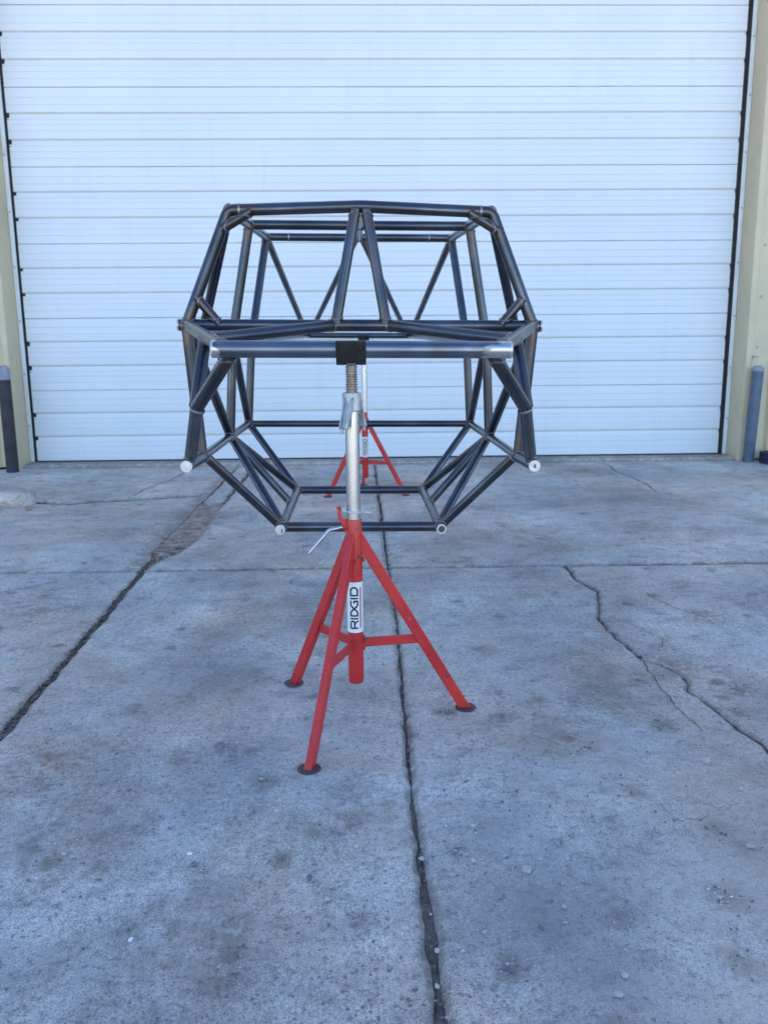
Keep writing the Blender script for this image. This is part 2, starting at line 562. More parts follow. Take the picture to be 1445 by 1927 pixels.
TC = [(-9, 5.60), (-2.24, 5.632), (-2.0, 5.518), (-1.83, 5.622), (-1.62, 5.647), (-1.42, 5.715), (-1.09, 5.818)]
STAINS = [(-.244, 1.832, .05, .9), (-.374, 2.007, .035, .9), (.389, 2.676, .05, .8), (.18, 1.533, .022, 1.), (.666, 1.364, .045, .9), (.23, 1.198, .03, .9),
          (-.632, 1.514, .04, .8), (.831, 2.389, .06, .8), (.381, 2.147, .045, .9), (.802, 2.079, .05, .8), (-.469, 1.94, .05, .5), (.208, 2.189, .03, .6),
          (.74, 1.588, .05, .6), (-.794, 1.825, .06, .6), (-.598, 1.64, .05, .55), (-.241, 1.245, .035, .7), (.50, 2.25, .05, .6), (.62, 1.75, .06, .5),
          (.56, 1.95, .035, .7), (.70, 2.62, .06, .5), (-.10, 1.62, .04, .5), (-.02, 1.33, .03, .6), (.33, 1.75, .03, .5), (.45, 1.32, .05, .5), (.62, 1.2, .06, .6),
          (-.35, 2.5, .08, .4), (-.60, 2.9, .10, .4), (-1.3, 3.2, .15, .5), (-1.5, 2.9, .12, .5), (.65, 3.3, .10, .4), (1.3, 3.0, .12, .5), (1.5, 2.6, .1, .5),
          (1.35, 3.4, .1, .5), (.45, 3.85, .10, .5), (-.5, 3.3, .09, .35), (.75, 5.2, .25, .4), (1.6, 4.6, .2, .4), (-.2, 1.05, .08, .5), (1.1, 2.3, .05, .7), (1.04, 2.15, .05, .6)]
STAINS += [(.80, 1.85, .24, .30), (.50, 2.05, .22, .34), (.72, 2.45, .22, .36), (1.0, 2.5, .16, .45), (-.62, 1.6, .22, .34), (-.30, 1.3, .24, .34),
           (-.75, 2.0, .2, .32), (.0, 1.7, .16, .32), (-1.35, 3.3, .3, .35), (-1.05, 4.6, .2, .5), (.5, 3.0, .25, .3), (-.1, 2.9, .2, .25), (1.6, 3.2, .3, .35)]
DUST = [(.78, 1.32, .26, .9), (.62, 1.10, .18, .9), (.82, 1.75, .26, .6), (.60, 1.95, .2, .4), (-.25, 2.35, .3, .25), (-.85, 2.6, .3, .3), (.45, 2.7, .3, .3)]
DAMP = [(.30, 1.35, .20, .9), (.27, 1.62, .13, .7), (.36, 1.18, .14, .8), (1.35, 2.15, .22, .8), (1.7, 2.6, .3, .6), (-.28, 1.95, .20, .45), (-.50, 2.55, .25, .35),
        (-.12, 1.85, .14, .45), (2.2, 3.6, .4, .5), (-2.2, 4.6, .5, .35), (1.7, 5.4, .7, .5), (2.3, 6.3, .6, .5), (-.4, 3.95, .3, .25), (.95, 1.5, .1, .3), (-1.4, 4.3, .3, .35)]

def slab(name, x0, x1, y0, y1, nx, ys, seed, chip=.012, xg=1.0, lip=.03):
    """concrete slab between two joint curves; x0/x1/y0/y1 are functions; borders are ragged and drop into the joint"""
    rows = []
    mb = MB()
    stain, damp, worn, dust = [], [], [], []
    ny = len(ys)
    for j, t in enumerate(ys):
        row = []
        for i in range(nx + 1):
            u = i / nx
            if xg != 1.0:
                u = u ** xg if xg > 0 else 1 - (1 - u) ** (-xg)
            yy = y0(0) + (y1(0) - y0(0)) * t
            xa, xb = x0(yy), x1(yy)
            x = xa + (xb - xa) * u
            ya, yb = y0(x), y1(x)
            y = ya + (yb - ya) * t
            z = .004 * fb(x * .8, y * .8, seed) + .0016 * fb(x * 6, y * 6, seed + 3)
            ex = min(u, 1 - u) * (xb - xa)
            ey = min(t, 1 - t) * (yb - ya)
            e = min(ex, ey)
            # rounded, chipped arris
            z -= .008 * max(0, 1 - e / (.010 + .010 * max(0, fb(x * 9, y * 9, seed + 9)))) if e > 1e-6 else .010
            if e <= 1e-6:
                k = chip * fb(x * 13, y * 13, seed + 5, 5) + chip * .6 * max(0, fb(x * 3.1, y * 3.1, seed + 7)) * 2
                if u < 1e-6: x += k
                elif u > 1 - 1e-6: x -= k
                if t < 1e-6: y += k * .6
                elif t > 1 - 1e-6: y -= k * .6
            s = 0
            for (sx, sy, sr, a) in STAINS:
                d2 = ((x - sx) ** 2 + ((y - sy) * .9) ** 2) / (sr * sr)
                if d2 < 6:
                    w = a * .80 * math.exp(-d2 * (1.7 + 1.5 * fb(x * 16, y * 16, 6.6, 5)))
                    s = max(s, w)
            z -= .004 * s
            jd = max(0, 1 - e / (.024 + .016 * fb(x * 4, y * 4, seed + 2)))
            s = max(s, .55 * jd * jd)
            d = 0
            for (sx, sy, sr, a) in DAMP:
                d2 = ((x - sx) ** 2 + (y - sy) ** 2) / (sr * sr)
                if d2 < 5: d = max(d, a * math.exp(-d2))
            stain.append(s)
            damp.append(d)
            q_ = 0
            for (sx, sy, sr, a) in DUST:
                d2 = ((x - sx) ** 2 + (y - sy) ** 2) / (sr * sr)
                if d2 < 5: q_ = max(q_, a * math.exp(-d2))
            dust.append(q_)
            worn.append(max(-.1, .32 * (1.75 - y)) if y < 1.75 else max(-.16, -.08 * (y - 1.75)))
            row.append((x, y, z))
        rows.append(row)
    b = mb.quad_grid(rows)
    n = nx + 1
    # skirts
    ring = [i for i in range(n)] + [j * n + nx for j in range(1, ny)] + [(ny - 1) * n + i for i in range(nx - 1, -1, -1)] + [j * n for j in range(ny - 2, 0, -1)]
    base = len(mb.v)
    for r in ring:
        x, y, z = mb.v[r]
        mb.v.append((x, y, z - lip - .03))
        stain.append(1.0); damp.append(0.0); worn.append(0.0); dust.append(0.0)
    for k in range(len(ring)):
        a, c = ring[k], ring[(k + 1) % len(ring)]
        mb.f.append((c, a, base + k, base + (k + 1) % len(ring)))
    mb.attr = {'stain': stain, 'damp': damp, 'worn': worn, 'dust': dust}
    return mb.build(name, CONC, GROUND, True, angle=50)

gm = MB()
gm.poly([(-250, -250, -.022), (250, -250, -.022), (250, 250, -.022), (-250, 250, -.022)])
GROUND = gm.build('ground', DIRT, None, False)
tag(GROUND, 'flat yard ground under the concrete slabs in front of the door', 'ground', kind='structure')
# open gravel yard beyond the slabs (behind the photographer)
ym = MB()
ym.poly([(-120, -160, -.004), (120, -160, -.004), (120, -2.45, -.004), (-120, -2.45, -.004)])
yo = ym.build('gravel_yard', YARD, None, False)
tag(yo, 'pale gravel yard in the sun beyond the concrete slabs', 'yard', kind='structure')

K = lambda v: (lambda q: v)
I = lambda tab, off=0.0: (lambda q: interp(tab, q) + off)
def ysteps(y0, y1, near=.02, far=.06):
    out, y = [], y0
    while y < y1:
        out.append(y)
        y += near if 1.0 < y < 3.78 else (far if y >= 3.78 else .25)
    out.append(y1)
    if out[-1] - out[-2] < .01: out.pop(-2)
    return [(v - y0) / (y1 - y0) for v in out]

YF0, YF1 = -2.4, TY - .009
def tcw(x):
    return .006 + .030 * max(0, min(1, (-1.35 - x) / .8)) * (.8 + .5 * fb(x * 4, 2.2))
def j0w(y):     # joint half width: tight far away, washed out near the camera
    return .0032 + .0075 * max(0, min(1, (1.56 - y) / .25)) * (.7 + .9 * fb(y * 9, 3.3))
slab('concrete_slab', K(-8.5), I(JL, -.011), K(YF0), K(YF1), 130, ysteps(YF0, YF1, .03), 1.0, .016, -2.3)
slab('concrete_slab', I(JL, .011), lambda y: interp(J0, y) - j0w(y), K(YF0), K(YF1), 62, ysteps(YF0, YF1), 2.0, .008)
slab('concrete_slab', lambda y: interp(J0, y) + j0w(y), I(CR, -.0015), K(YF0), K(YF1), 52, ysteps(YF0, YF1), 3.0, .003)
slab('concrete_slab', I(CR, .0015), K(8.8), K(YF0), K(YF1), 130, ysteps(YF0, YF1, .025), 4.0, .006, 2.3)
YB0, YB1 = TY + .008, 7.262
slab('concrete_slab', K(-8.5), I(TRL), K(YB0), lambda x: interp(TC, x) - tcw(x), 60, ysteps(YB0, 5.6), 5.0, .012)
slab('concrete_slab', K(-8.5), I(TRL), lambda x: interp(TC, x) + tcw(x), K(YB1), 60, ysteps(5.6, YB1), 6.0, .012)
slab('concrete_slab', I(JLB, .008), I(J0, -.005), K(YB0), K(YB1), 34, ysteps(YB0, YB1), 7.0, .010)
slab('concrete_slab', I(J0, .005), K(8.8), K(YB0), K(YB1), 110, ysteps(YB0, YB1), 8.0, .006, 1.3)
# broken infill strip between the left slabs, sunk and partly lost
slab('broken_slab_strip', I(TRL, .008), I(JLB, -.008), K(5.46), K(7.25), 8, ysteps(5.46, 7.25, .05, .06), 11.0, .02).location.z = -.003
def soil(name, xa, xb, y0, y1, z0, amp, n=6, step=.012, mat=None):
    mb = MB()
    rows, y = [], y0
    while y <= y1:
        a, b_ = xa(y), xb(y)
        rows.append([(a + (b_ - a) * k / n, y, z0 + amp * fb((a + (b_ - a) * k / n) * 38, y * 38, 3.1, 5) + amp * .8 * fb(a * 5, y * 5, 8.8)) for k in range(n + 1)])
        y += step
    mb.quad_grid(rows)
    return tag(mb.build(name, mat or SOIL, GROUND, True, angle=60), kind='stuff')
SOIL = simple('joint_soil', (.15, .115, .092), .95, 0, .5, 45, 1.0, 120, .05, dirt=(.085, .07, .06), dirt_amt=.85, dscale=28)
soil('joint_soil', lambda y: interp(J0, y) - j0w(y) - .008, lambda y: interp(J0, y) + j0w(y) + .008, .9, 3.9, -.014, .006)
soil('joint_soil', I(JL, -.03), I(JL, .03), 1.5, 3.76, -.015, .009, 8)
soil('joint_soil', I(CR, -.010), I(CR, .010), 1.5, 3.75, -.010, .008, 6)
soil('trough_soil', I(TRL, -.03), I(JLB, .03), 3.77, 5.5, -.017, .012, 16, .016, simple('trough_earth', (.40, .295, .225), .95, 0, .45, 22, 1.0, 90, .05, dirt=(.17, .13, .10), dirt_amt=.8, dscale=7))

# sill strip the door closes on
sm = MB()
rows = []
for k in range(0, 131):
    x = -3.1 + 6.6 * k / 130
    w = .006 * fb(x * 2, 1.7)
    rows.append([(x, 7.272 + w, -.05), (x, 7.270 + w, .006 + .003 * fb(x * 3, 8)), (x, 7.285 + w, .021), (x, 7.40, .027), (x, 7.75, .027), (x, 7.75, -.05)])
sm.quad_grid(rows)
sm.attr = {'stain': [.35] * len(sm.v), 'damp': [.3] * len(sm.v), 'worn': [-.2] * len(sm.v)}
so = sm.build('door_sill', CONCB, GROUND)

def ribbon_crack(pts, w, name='crack_fill', seed=0.0, z=.0042):
    mb = MB()
    P = dens([Vector((p[0], p[1], 0)) for p in pts], .018)
    rows = []
    for i, p in enumerate(P):
        d = (P[min(i + 1, len(P) - 1)] - P[max(i - 1, 0)]).normalized()
        n = Vector((-d.y, d.x, 0))
        q = p + n * (.018 * fb(p.x * 9, p.y * 9, seed) + .007 * fb(p.x * 40, p.y * 40, seed))
        f = i / (len(P) - 1)
        ww = .65 * w * (.35 + .9 * abs(fb(p.x * 17, p.y * 17, seed + 4)) + .3) * min(1, 6 * (1 - f) + .1) * min(1, 8 * f + .3)
        zz = .004 * fb(q.x * .8, q.y * .8, 4.0) * 0 + z
        rows.append([(q.x - n.x * ww, q.y - n.y * ww, zz), (q.x + n.x * ww, q.y + n.y * ww, zz)])
    mb.quad_grid(rows)
    return mb.build(name, DIRT, GROUND, False)
ribbon_crack([(.897, 2.563), (.88, 2.387), (.872, 2.231), (.88, 2.092), (.90, 2.0)], .003, seed=2)
ribbon_crack([(.91, 2.98), (.99, 2.86), (1.03, 2.74), (1.01, 2.66), (.93, 2.64)], .0025, seed=3)
ribbon_crack([(1.15, 3.3), (1.2, 3.1), (1.27, 2.95), (1.30, 2.8)], .0025, seed=5)
ribbon_crack([(-1.9, 2.95), (-1.62, 3.35), (-1.35, 3.62)], .003, seed=6)
ribbon_crack([(2.046, 7.19), (2.08, 6.9), (2.03, 6.6), (2.07, 6.3), (2.067, 5.9), (2.02, 5.6)], .007, seed=12)
ribbon_crack([(-1.62, 5.66), (-1.6, 6.1), (-1.5, 6.6), (-1.48, 7.2)], .006, seed=7)

# ------------------------------------------------------------------ building
YW = 7.20          # outer wall face
YD = 7.44          # door face
XL, XR = -2.965, 3.285
B = empty('metal_building', (0, 7.2, 0))
tag(B, 'tan ribbed metal building around the large white door', 'building')
def addB(mb, name, mat, smooth=False, bevel=0):
    o = mb.build(name, mat, B, smooth, bevel)
    o.location = (0, -7.2, 0)
    return o
def ribbed_panel(xa, xb, z0, z1):
    """one wall sheet: tall ribs every 0.305 m with two low stiffeners between"""
    P = [(xa, YW)]
    x = xa
    k0 = math.ceil((xa + .02 + 30) / .305) - 0
    c = k0 * .305 - 30
    while c < xb - .03:
        for dx, dy in ((-.055, 0), (-.030, -.032), (.030, -.032), (.055, 0), (.105, 0), (.113, -.006), (.135, -.006), (.143, 0), (.170, 0), (.178, -.006), (.200, -.006), (.208, 0)):
            xx = c + dx
            if xa < xx < xb: P.append((xx, YW + dy))
        c += .305
    P.append((xb, YW))
    mb = MB()
    mb.quad_grid([[(x, y, z0) for x, y in P], [(x, y, z1) for x, y in P]])
    return mb
WH = 5.6
for i in range(6):
    addB(ribbed_panel(XL - .95 * (i + 1), XL - .95 * i - .002, .02, WH), 'wall_panel', TAN)
    addB(ribbed_panel(XR + .95 * i + .002, XR + .95 * (i + 1), .02, WH), 'wall_panel', TAN)
addB(ribbed_panel(XL, XR, 4.42, WH), 'header_panel', TAN)
for sx, x in ((-1, XL), (1, XR)):
    mb = MB()     # jamb return with a hemmed outer corner
    mb.quad_grid([[(x - sx * 0, YD + .12, z), (x, YW + .02, z), (x + sx * .004, YW - .012, z), (x + sx * .05, YW - .016, z), (x + sx * .052, YW - .002, z)] for z in (.0, 1.5, 3.0, 4.42)])
    addB(mb, 'jamb_return', TAN)
    mb = MB()
    mb.box((x - sx * .0205, YD + .02, 2.21), (.037, .05, 4.36))
    addB(mb, 'jamb_trim', TRIM, False, .004)
    mb = MB()
    mb.box((x - sx * .062, YD + .03, 2.21), (.044, .05, 4.36))  # one black strip: rubber seal plus the recess shadow, put in as colour
    addB(mb, 'side_seal_shadow', RUBBER)
    for z in (.35, .8, 1.25, 1.7, 2.15, 2.6, 3.05, 3.5):
        mb = MB()
        mb.lathe([(.009, 0), (.008, .004), (.004, .006)], 10)
        o = mb.build('trim_screw', CAST, B, True)
        o.location = (x - sx * .0205, YD - .0055 - 7.2, z)
        o.rotation_euler = (pi / 2, 0, 0)
rs = random.Random(3)
for k in range(10):
    for sx, x0 in ((-1, XL - .10), (1, XR + .10)):
        mb = MB()
        mb.lathe([(.011, 0), (.010, .005), (.005, .008)], 10)
        o = mb.build('wall_screw', CAST, B, True)
        o.location = (x0 + sx * .0, YW - .002 - 7.2 - .0005, .14 + k * .42)
        o.rotation_euler = (pi / 2, 0, 0)
# small hook on the right jamb
mb = MB()
tube_mb([(0, 0, 0), (0, -.05, 0), (.02, -.055, 0)], .007, 8, True, mb)
tube_mb([(0, -.02, 0), (-.005, -.03, -.07)], .006, 8, True, mb)
o = mb.build('wall_hook', CAST, B, True)
o.location = (XR + .06, YW - 7.2, .90)
# rest of the shell: side and back walls, roof, header soffit
mb = MB(); mb.box((XL - 5.75, YW + 7, WH / 2), (.1, 14, WH)); addB(mb, 'side_wall', TAN)
mb = MB(); mb.box((XR + 5.75, YW + 7, WH / 2), (.1, 14, WH)); addB(mb, 'side_wall', TAN)
mb = MB(); mb.box(((XL + XR) / 2, YW + 14.05, WH / 2), (17.6, .1, WH)); addB(mb, 'back_wall', TAN)
mb = MB(); mb.box(((XL + XR) / 2, YD + .08, 4.43), (XR - XL - .01, .36, .02)); addB(mb, 'door_header', TAN)
mb = MB()
xa, xb = XL - 6.0, XR + 6.0
for t in (0, 1):
    pass
mb.quad_grid([[(x, YW - .25, WH + .01), (x, YW + 7, WH + 1.0), (x, YW + 14.4, WH + .01), (x, YW + 14.4, WH + .12), (x, YW + 7, WH + 1.12), (x, YW - .25, WH + .12), (x, YW - .25, WH + .01)] for x in (xa, xb)])
addB(mb, 'roof', ROOF)

# ------------------------------------------------------------------ overhead door
D = empty('overhead_door', (0, YD, 0))
tag(D, 'wide white sectional overhead garage door with horizontal ribs, fully closed', 'garage door')
DX0, DX1 = -2.900, 3.204
def door_section(ztop, heights, first):
    """profile from the top joint downwards; (dz, dy): dy>0 recessed"""
    prof, gr = [], []
    z = 0
    def add(zz, y, g=0.0):
        prof.append((zz, y)); gr.append(g)
    def pencil(zc):
        add(zc + .006, 0); add(zc + .001, .0028, .06); add(zc - .001, .0028, .06); add(zc - .006, 0)
    add(-.0, .009, .35); add(-.002, .005, .25); add(-.0045, .0, .0)
    z = 0
    for k, h in enumerate(heights):
        last = k == len(heights) - 1
        pencil(z - h * (.41 if k == 0 else .46)); pencil(z - h * .70)
        z -= h
        if not last:
            add(z + .007, 0, .0); add(z + .003, .0010, .35); add(z - .008, .0105, .45); add(z - .011, .0110, .25); add(z - .015, .0100, .0); add(z - .050, .0016); add(z - .053, .0042, .10); add(z - .056, .0042, .10); add(z - .060, .0)
        else:
            add(z + .003, 0, .0); add(z + .0015, .004, .2); add(z + .001, .009, .35)
    mb = MB()
    N = 90
    rows, g = [], []
    for i in range(N + 1):
        x = DX0 + (DX1 - DX0) * i / N
        dent = 0
        row = []
        for zz, y in prof:
            wob = .0035 * fb(x * .6, ztop * 1.3, 5, 2) + .0012 * fb(x * 2.3, (ztop + zz) * 3, 2, 2)
            if first and -.60 < zz < -.36:
                wob += .006 * math.exp(-((x + 2.38) / .10) ** 2) * math.exp(-((zz + .40) / .05) ** 2)
            row.append((x, y + wob, ztop + zz))
        rows.append(row); g += gr
    mb.quad_grid([list(r) for r in zip(*rows)])
    n = N + 1
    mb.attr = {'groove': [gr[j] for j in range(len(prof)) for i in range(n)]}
    # end returns
    for x in (DX0, DX1):
        i = 0 if x == DX0 else N
        b = len(mb.v)
        for j in range(len(prof)):
            p = rows[i][j]
            mb.v.append((p[0], p[1], p[2])); mb.v.append((p[0], .045, p[2]))
        for j in range(len(prof) - 1):
            mb.f.append((b + 2 * j, b + 2 * j + 1, b + 2 * j + 3, b + 2 * j + 2))
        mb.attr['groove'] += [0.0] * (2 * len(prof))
    return mb.build('door_section', DOORP, D, True, angle=25)
door_section(.658, (.194, .206, .221), True)
for k in range(1, 7):
    door_section(.658 + .6155 * k, (.194, .206, .2155), False)
mb = MB()
mb.quad_grid([[(DX0, .006, .037), (DX0, -.004, .034), (DX0, -.008, .0285), (DX0, .04, .028), (DX0, .04, .037)], [(DX1, .006, .037), (DX1, -.004, .034), (DX1, -.008, .0285), (DX1, .04, .028), (DX1, .04, .037)]])
mb.build('bottom_seal', RUBBER, D, False)
mb = MB(); mb.box(((DX0 + DX1) / 2, .06, 2.2), (6.2, .02, 4.4)); mb.build('door_backing', RUBBER, D, False)

# ------------------------------------------------------------------ tube chassis
CH = empty('tube_chassis', (0, 2.164, 1.005), (0, .0113, .0069))
tag(CH, 'bare dark steel tube buggy chassis frame resting across the two red stands', 'vehicle chassis')
PV = Vector((0, 2.164, 1.005))
V = lambda x, y, z: Vector((x, y, z)) - PV
RM, RB, RG = .01905, .02222, .0158

def bead(node, d, r, e, R, parent):
    """weld along the saddle where a tube (axis from node along d, radius r) leaves another tube (axis e, radius R)"""
    d = d.normalized(); e = e.normalized()
    u, v = frame_of(d)
    n = 40
    P = []
    for k in range(n):
        a = 2 * pi * k / n
        c = r * (cos(a) * u + sin(a) * v)
        cp = c - c.dot(e) * e
        dp = d - d.dot(e) * e
        A = dp.dot(dp); Bq = 2 * cp.dot(dp); C = cp.dot(cp) - R * R
        disc = Bq * Bq - 4 * A * C
        if A < 1e-6: return
        t = (-Bq + sqrt(disc)) / (2 * A) if disc > 0 else -Bq / (2 * A)
        t = min(t, .07)
        P.append(node + c * 1.01 + d * (t + .0005))
    mb = MB()
    rows = []
    for k in range(n):
        p, q, o = P[k], P[(k + 1) % n], P[k - 1]
        tg = (q - o)
        if tg.length < 1e-6: tg = u
        tg.normalize()
        m, w = frame_of(tg)
        rr = .0029 * (1 + .16 * (1 if k % 2 else -1)) * (1 + .15 * noise.noise(p * 60))
        rows.append([p + rr * (cos(2 * pi * j / 6) * m + sin(2 * pi * j / 6) * w) for j in range(6)])
    rows.append(rows[0])
    mb.quad_grid(rows, True)
    mb.build('weld_bead', WELD, parent)

def ringbead(p, d, r, parent):
    u, v = frame_of(d)
    mb = MB(); rows = []
    n = 36
    for k in range(n + 1):
        a = 2 * pi * k / n
        c = cos(a) * u + sin(a) * v
        rr = .0032 * (1 + .2 * (1 if k % 2 else -1))
        rows.append([p + c * (r + rr * .5 * cos(b)) + d.normalized() * (rr * 1.3 * sin(b)) for b in [2 * pi * j / 6 for j in range(6)]])
    mb.quad_grid(rows, True)
    mb.build('weld_bead', WELD, parent)

def tube(name, pts, r=RM, w0=None, w1=None, bend=.05, mat=None, step=.03):
    """w0/w1: (direction, radius) of the tube it is welded to at each end"""
    pts = [Vector(p) for p in pts]
    P = fillet(pts, bend) if len(pts) > 2 else pts
    o = tube_mb(dens(P, step), r).build(name, mat or STEEL, CH, True, angle=50)
    if w0: bead(pts[0], pts[1] - pts[0], r, w0[0], w0[1], o)
    if w1: bead(pts[-1], pts[-2] - pts[-1], r, w1[0], w1[1], o)
    return o

def end_cap(p, d, r, parent, hollow=False, bite=False):
    d = d.normalized()
    u, v = frame_of(d)
    n = 32
    mb = MB()
    rows = []
    rin = r * .66 if hollow else 0.00002
    for rr, off in ((r * 1.002, -.004), (r * 1.004, .0006), (r * .97, .0018), (rin, .0018)):
        rows.append([p + d * off + rr * (cos(2 * pi * k / n) * u + sin(2 * pi * k / n) * v) * (1 + (.012 * noise.noise(Vector((k * .9, r * 90, 2))) if rr > r * .9 else 0)) for k in range(n)])
    mb.quad_grid(rows, True)
    mb.build('end_cap', CUT, parent)
    if hollow:
        mb = MB()
        mb.poly([p + d * .0008 + rin * 1.02 * (cos(2 * pi * k / n) * u + sin(2 * pi * k / n) * v) for k in range(n)])
        mb.build('tube_bore', CAVITY, parent, False)
    if bite:
        mb = MB()
        mb.poly([p + d * .0022 + r * (a * u + b * v) for a, b in ((.15, -.62), (.42, -.70), (.52, .05), (.30, .28))])
        mb.build('tube_bore', CAVITY, parent, False)

ex, ey, ez = Vector((1, 0, 0)), Vector((0, 1, 0)), Vector((0, 0, 1))
fb_l, fb_r = V(-.380, 2.164, 1.005), V(.380, 2.164, 1.005)
o = tube('front_bar', [fb_l, fb_r], RB, mat=STEELB, step=.012)
# the right end is ground further back than the left, mostly along the lower half
at = o.data.attributes['ends'].data
for i, v_ in enumerate(o.data.vertices):
    e_ = min(v_.co.x + .38, .38 - v_.co.x)
    if v_.co.x < 0: at[i].value = e_ * 2.2 + (.03 if v_.co.z > .002 else .0)
    else: at[i].value = e_ * .62 + (.018 if v_.co.z > .010 else 0.0)
o['label'] = 'thick front bar with ends ground to bright metal'
end_cap(fb_l, -ex, RB, o); end_cap(fb_r, ex, RB, o)
PEAK = V(0, 2.770, 1.4465)
oo = tube('roof_front_bar', [V(-.385, 2.852, 1.4455), PEAK, V(.385, 2.852, 1.4455)], bend=.10)
bell = tube('belt_crossbar', [V(-.607, 2.86, 1.0815), V(.607, 2.86, 1.0815)])
end_cap(V(-.607, 2.86, 1.0815), -ex, RM, bell); end_cap(V(.607, 2.86, 1.0815), ex, RM, bell)
cb = tube('dash_bar', [V(-.088, 2.72, 1.078), V(.088, 2.72, 1.078)])
roofc = tube('roof_center_tube', [PEAK, V(0, 3.55, 1.495), V(0, 4.30, 1.540)], RG, bend=.02, w0=(ex, RM), w1=(ex, RM))
btop = tube('roof_crossbar', [V(-.447, 3.55, 1.495), V(.447, 3.55, 1.495)], w0=(ey, RM), w1=(ey, RM))
ctop = tube('roof_crossbar', [V(-.456, 4.30, 1.540), V(.456, 4.30, 1.540)], w0=(ey, RM), w1=(ey, RM))
for s in (-1, 1):
    ringbead(V(s * .345, 4.30, 1.54), ex, RM, ctop)
fxf = tube('floor_crossbar', [V(-.300, 3.10, .340), V(.300, 3.10, .340)], w0=(ey, RM), w1=(ey, RM))
fxr = tube('floor_crossbar', [V(-.298, 3.93, .340), V(.298, 3.93, .340)], w0=(ey, RM), w1=(ey, RM))
rlx = tube('rear_crossbar', [V(-.547, 4.15, .636), V(.547, 4.15, .636)], .0165, w0=(ey, RM), w1=(ey, RM))
tail = tube('tail_bar', [V(-.522, 4.15, 1.046), V(-.347, 5.81, 1.087), V(.347, 5.81, 1.087), V(.522, 4.15, 1.046)], bend=.08)

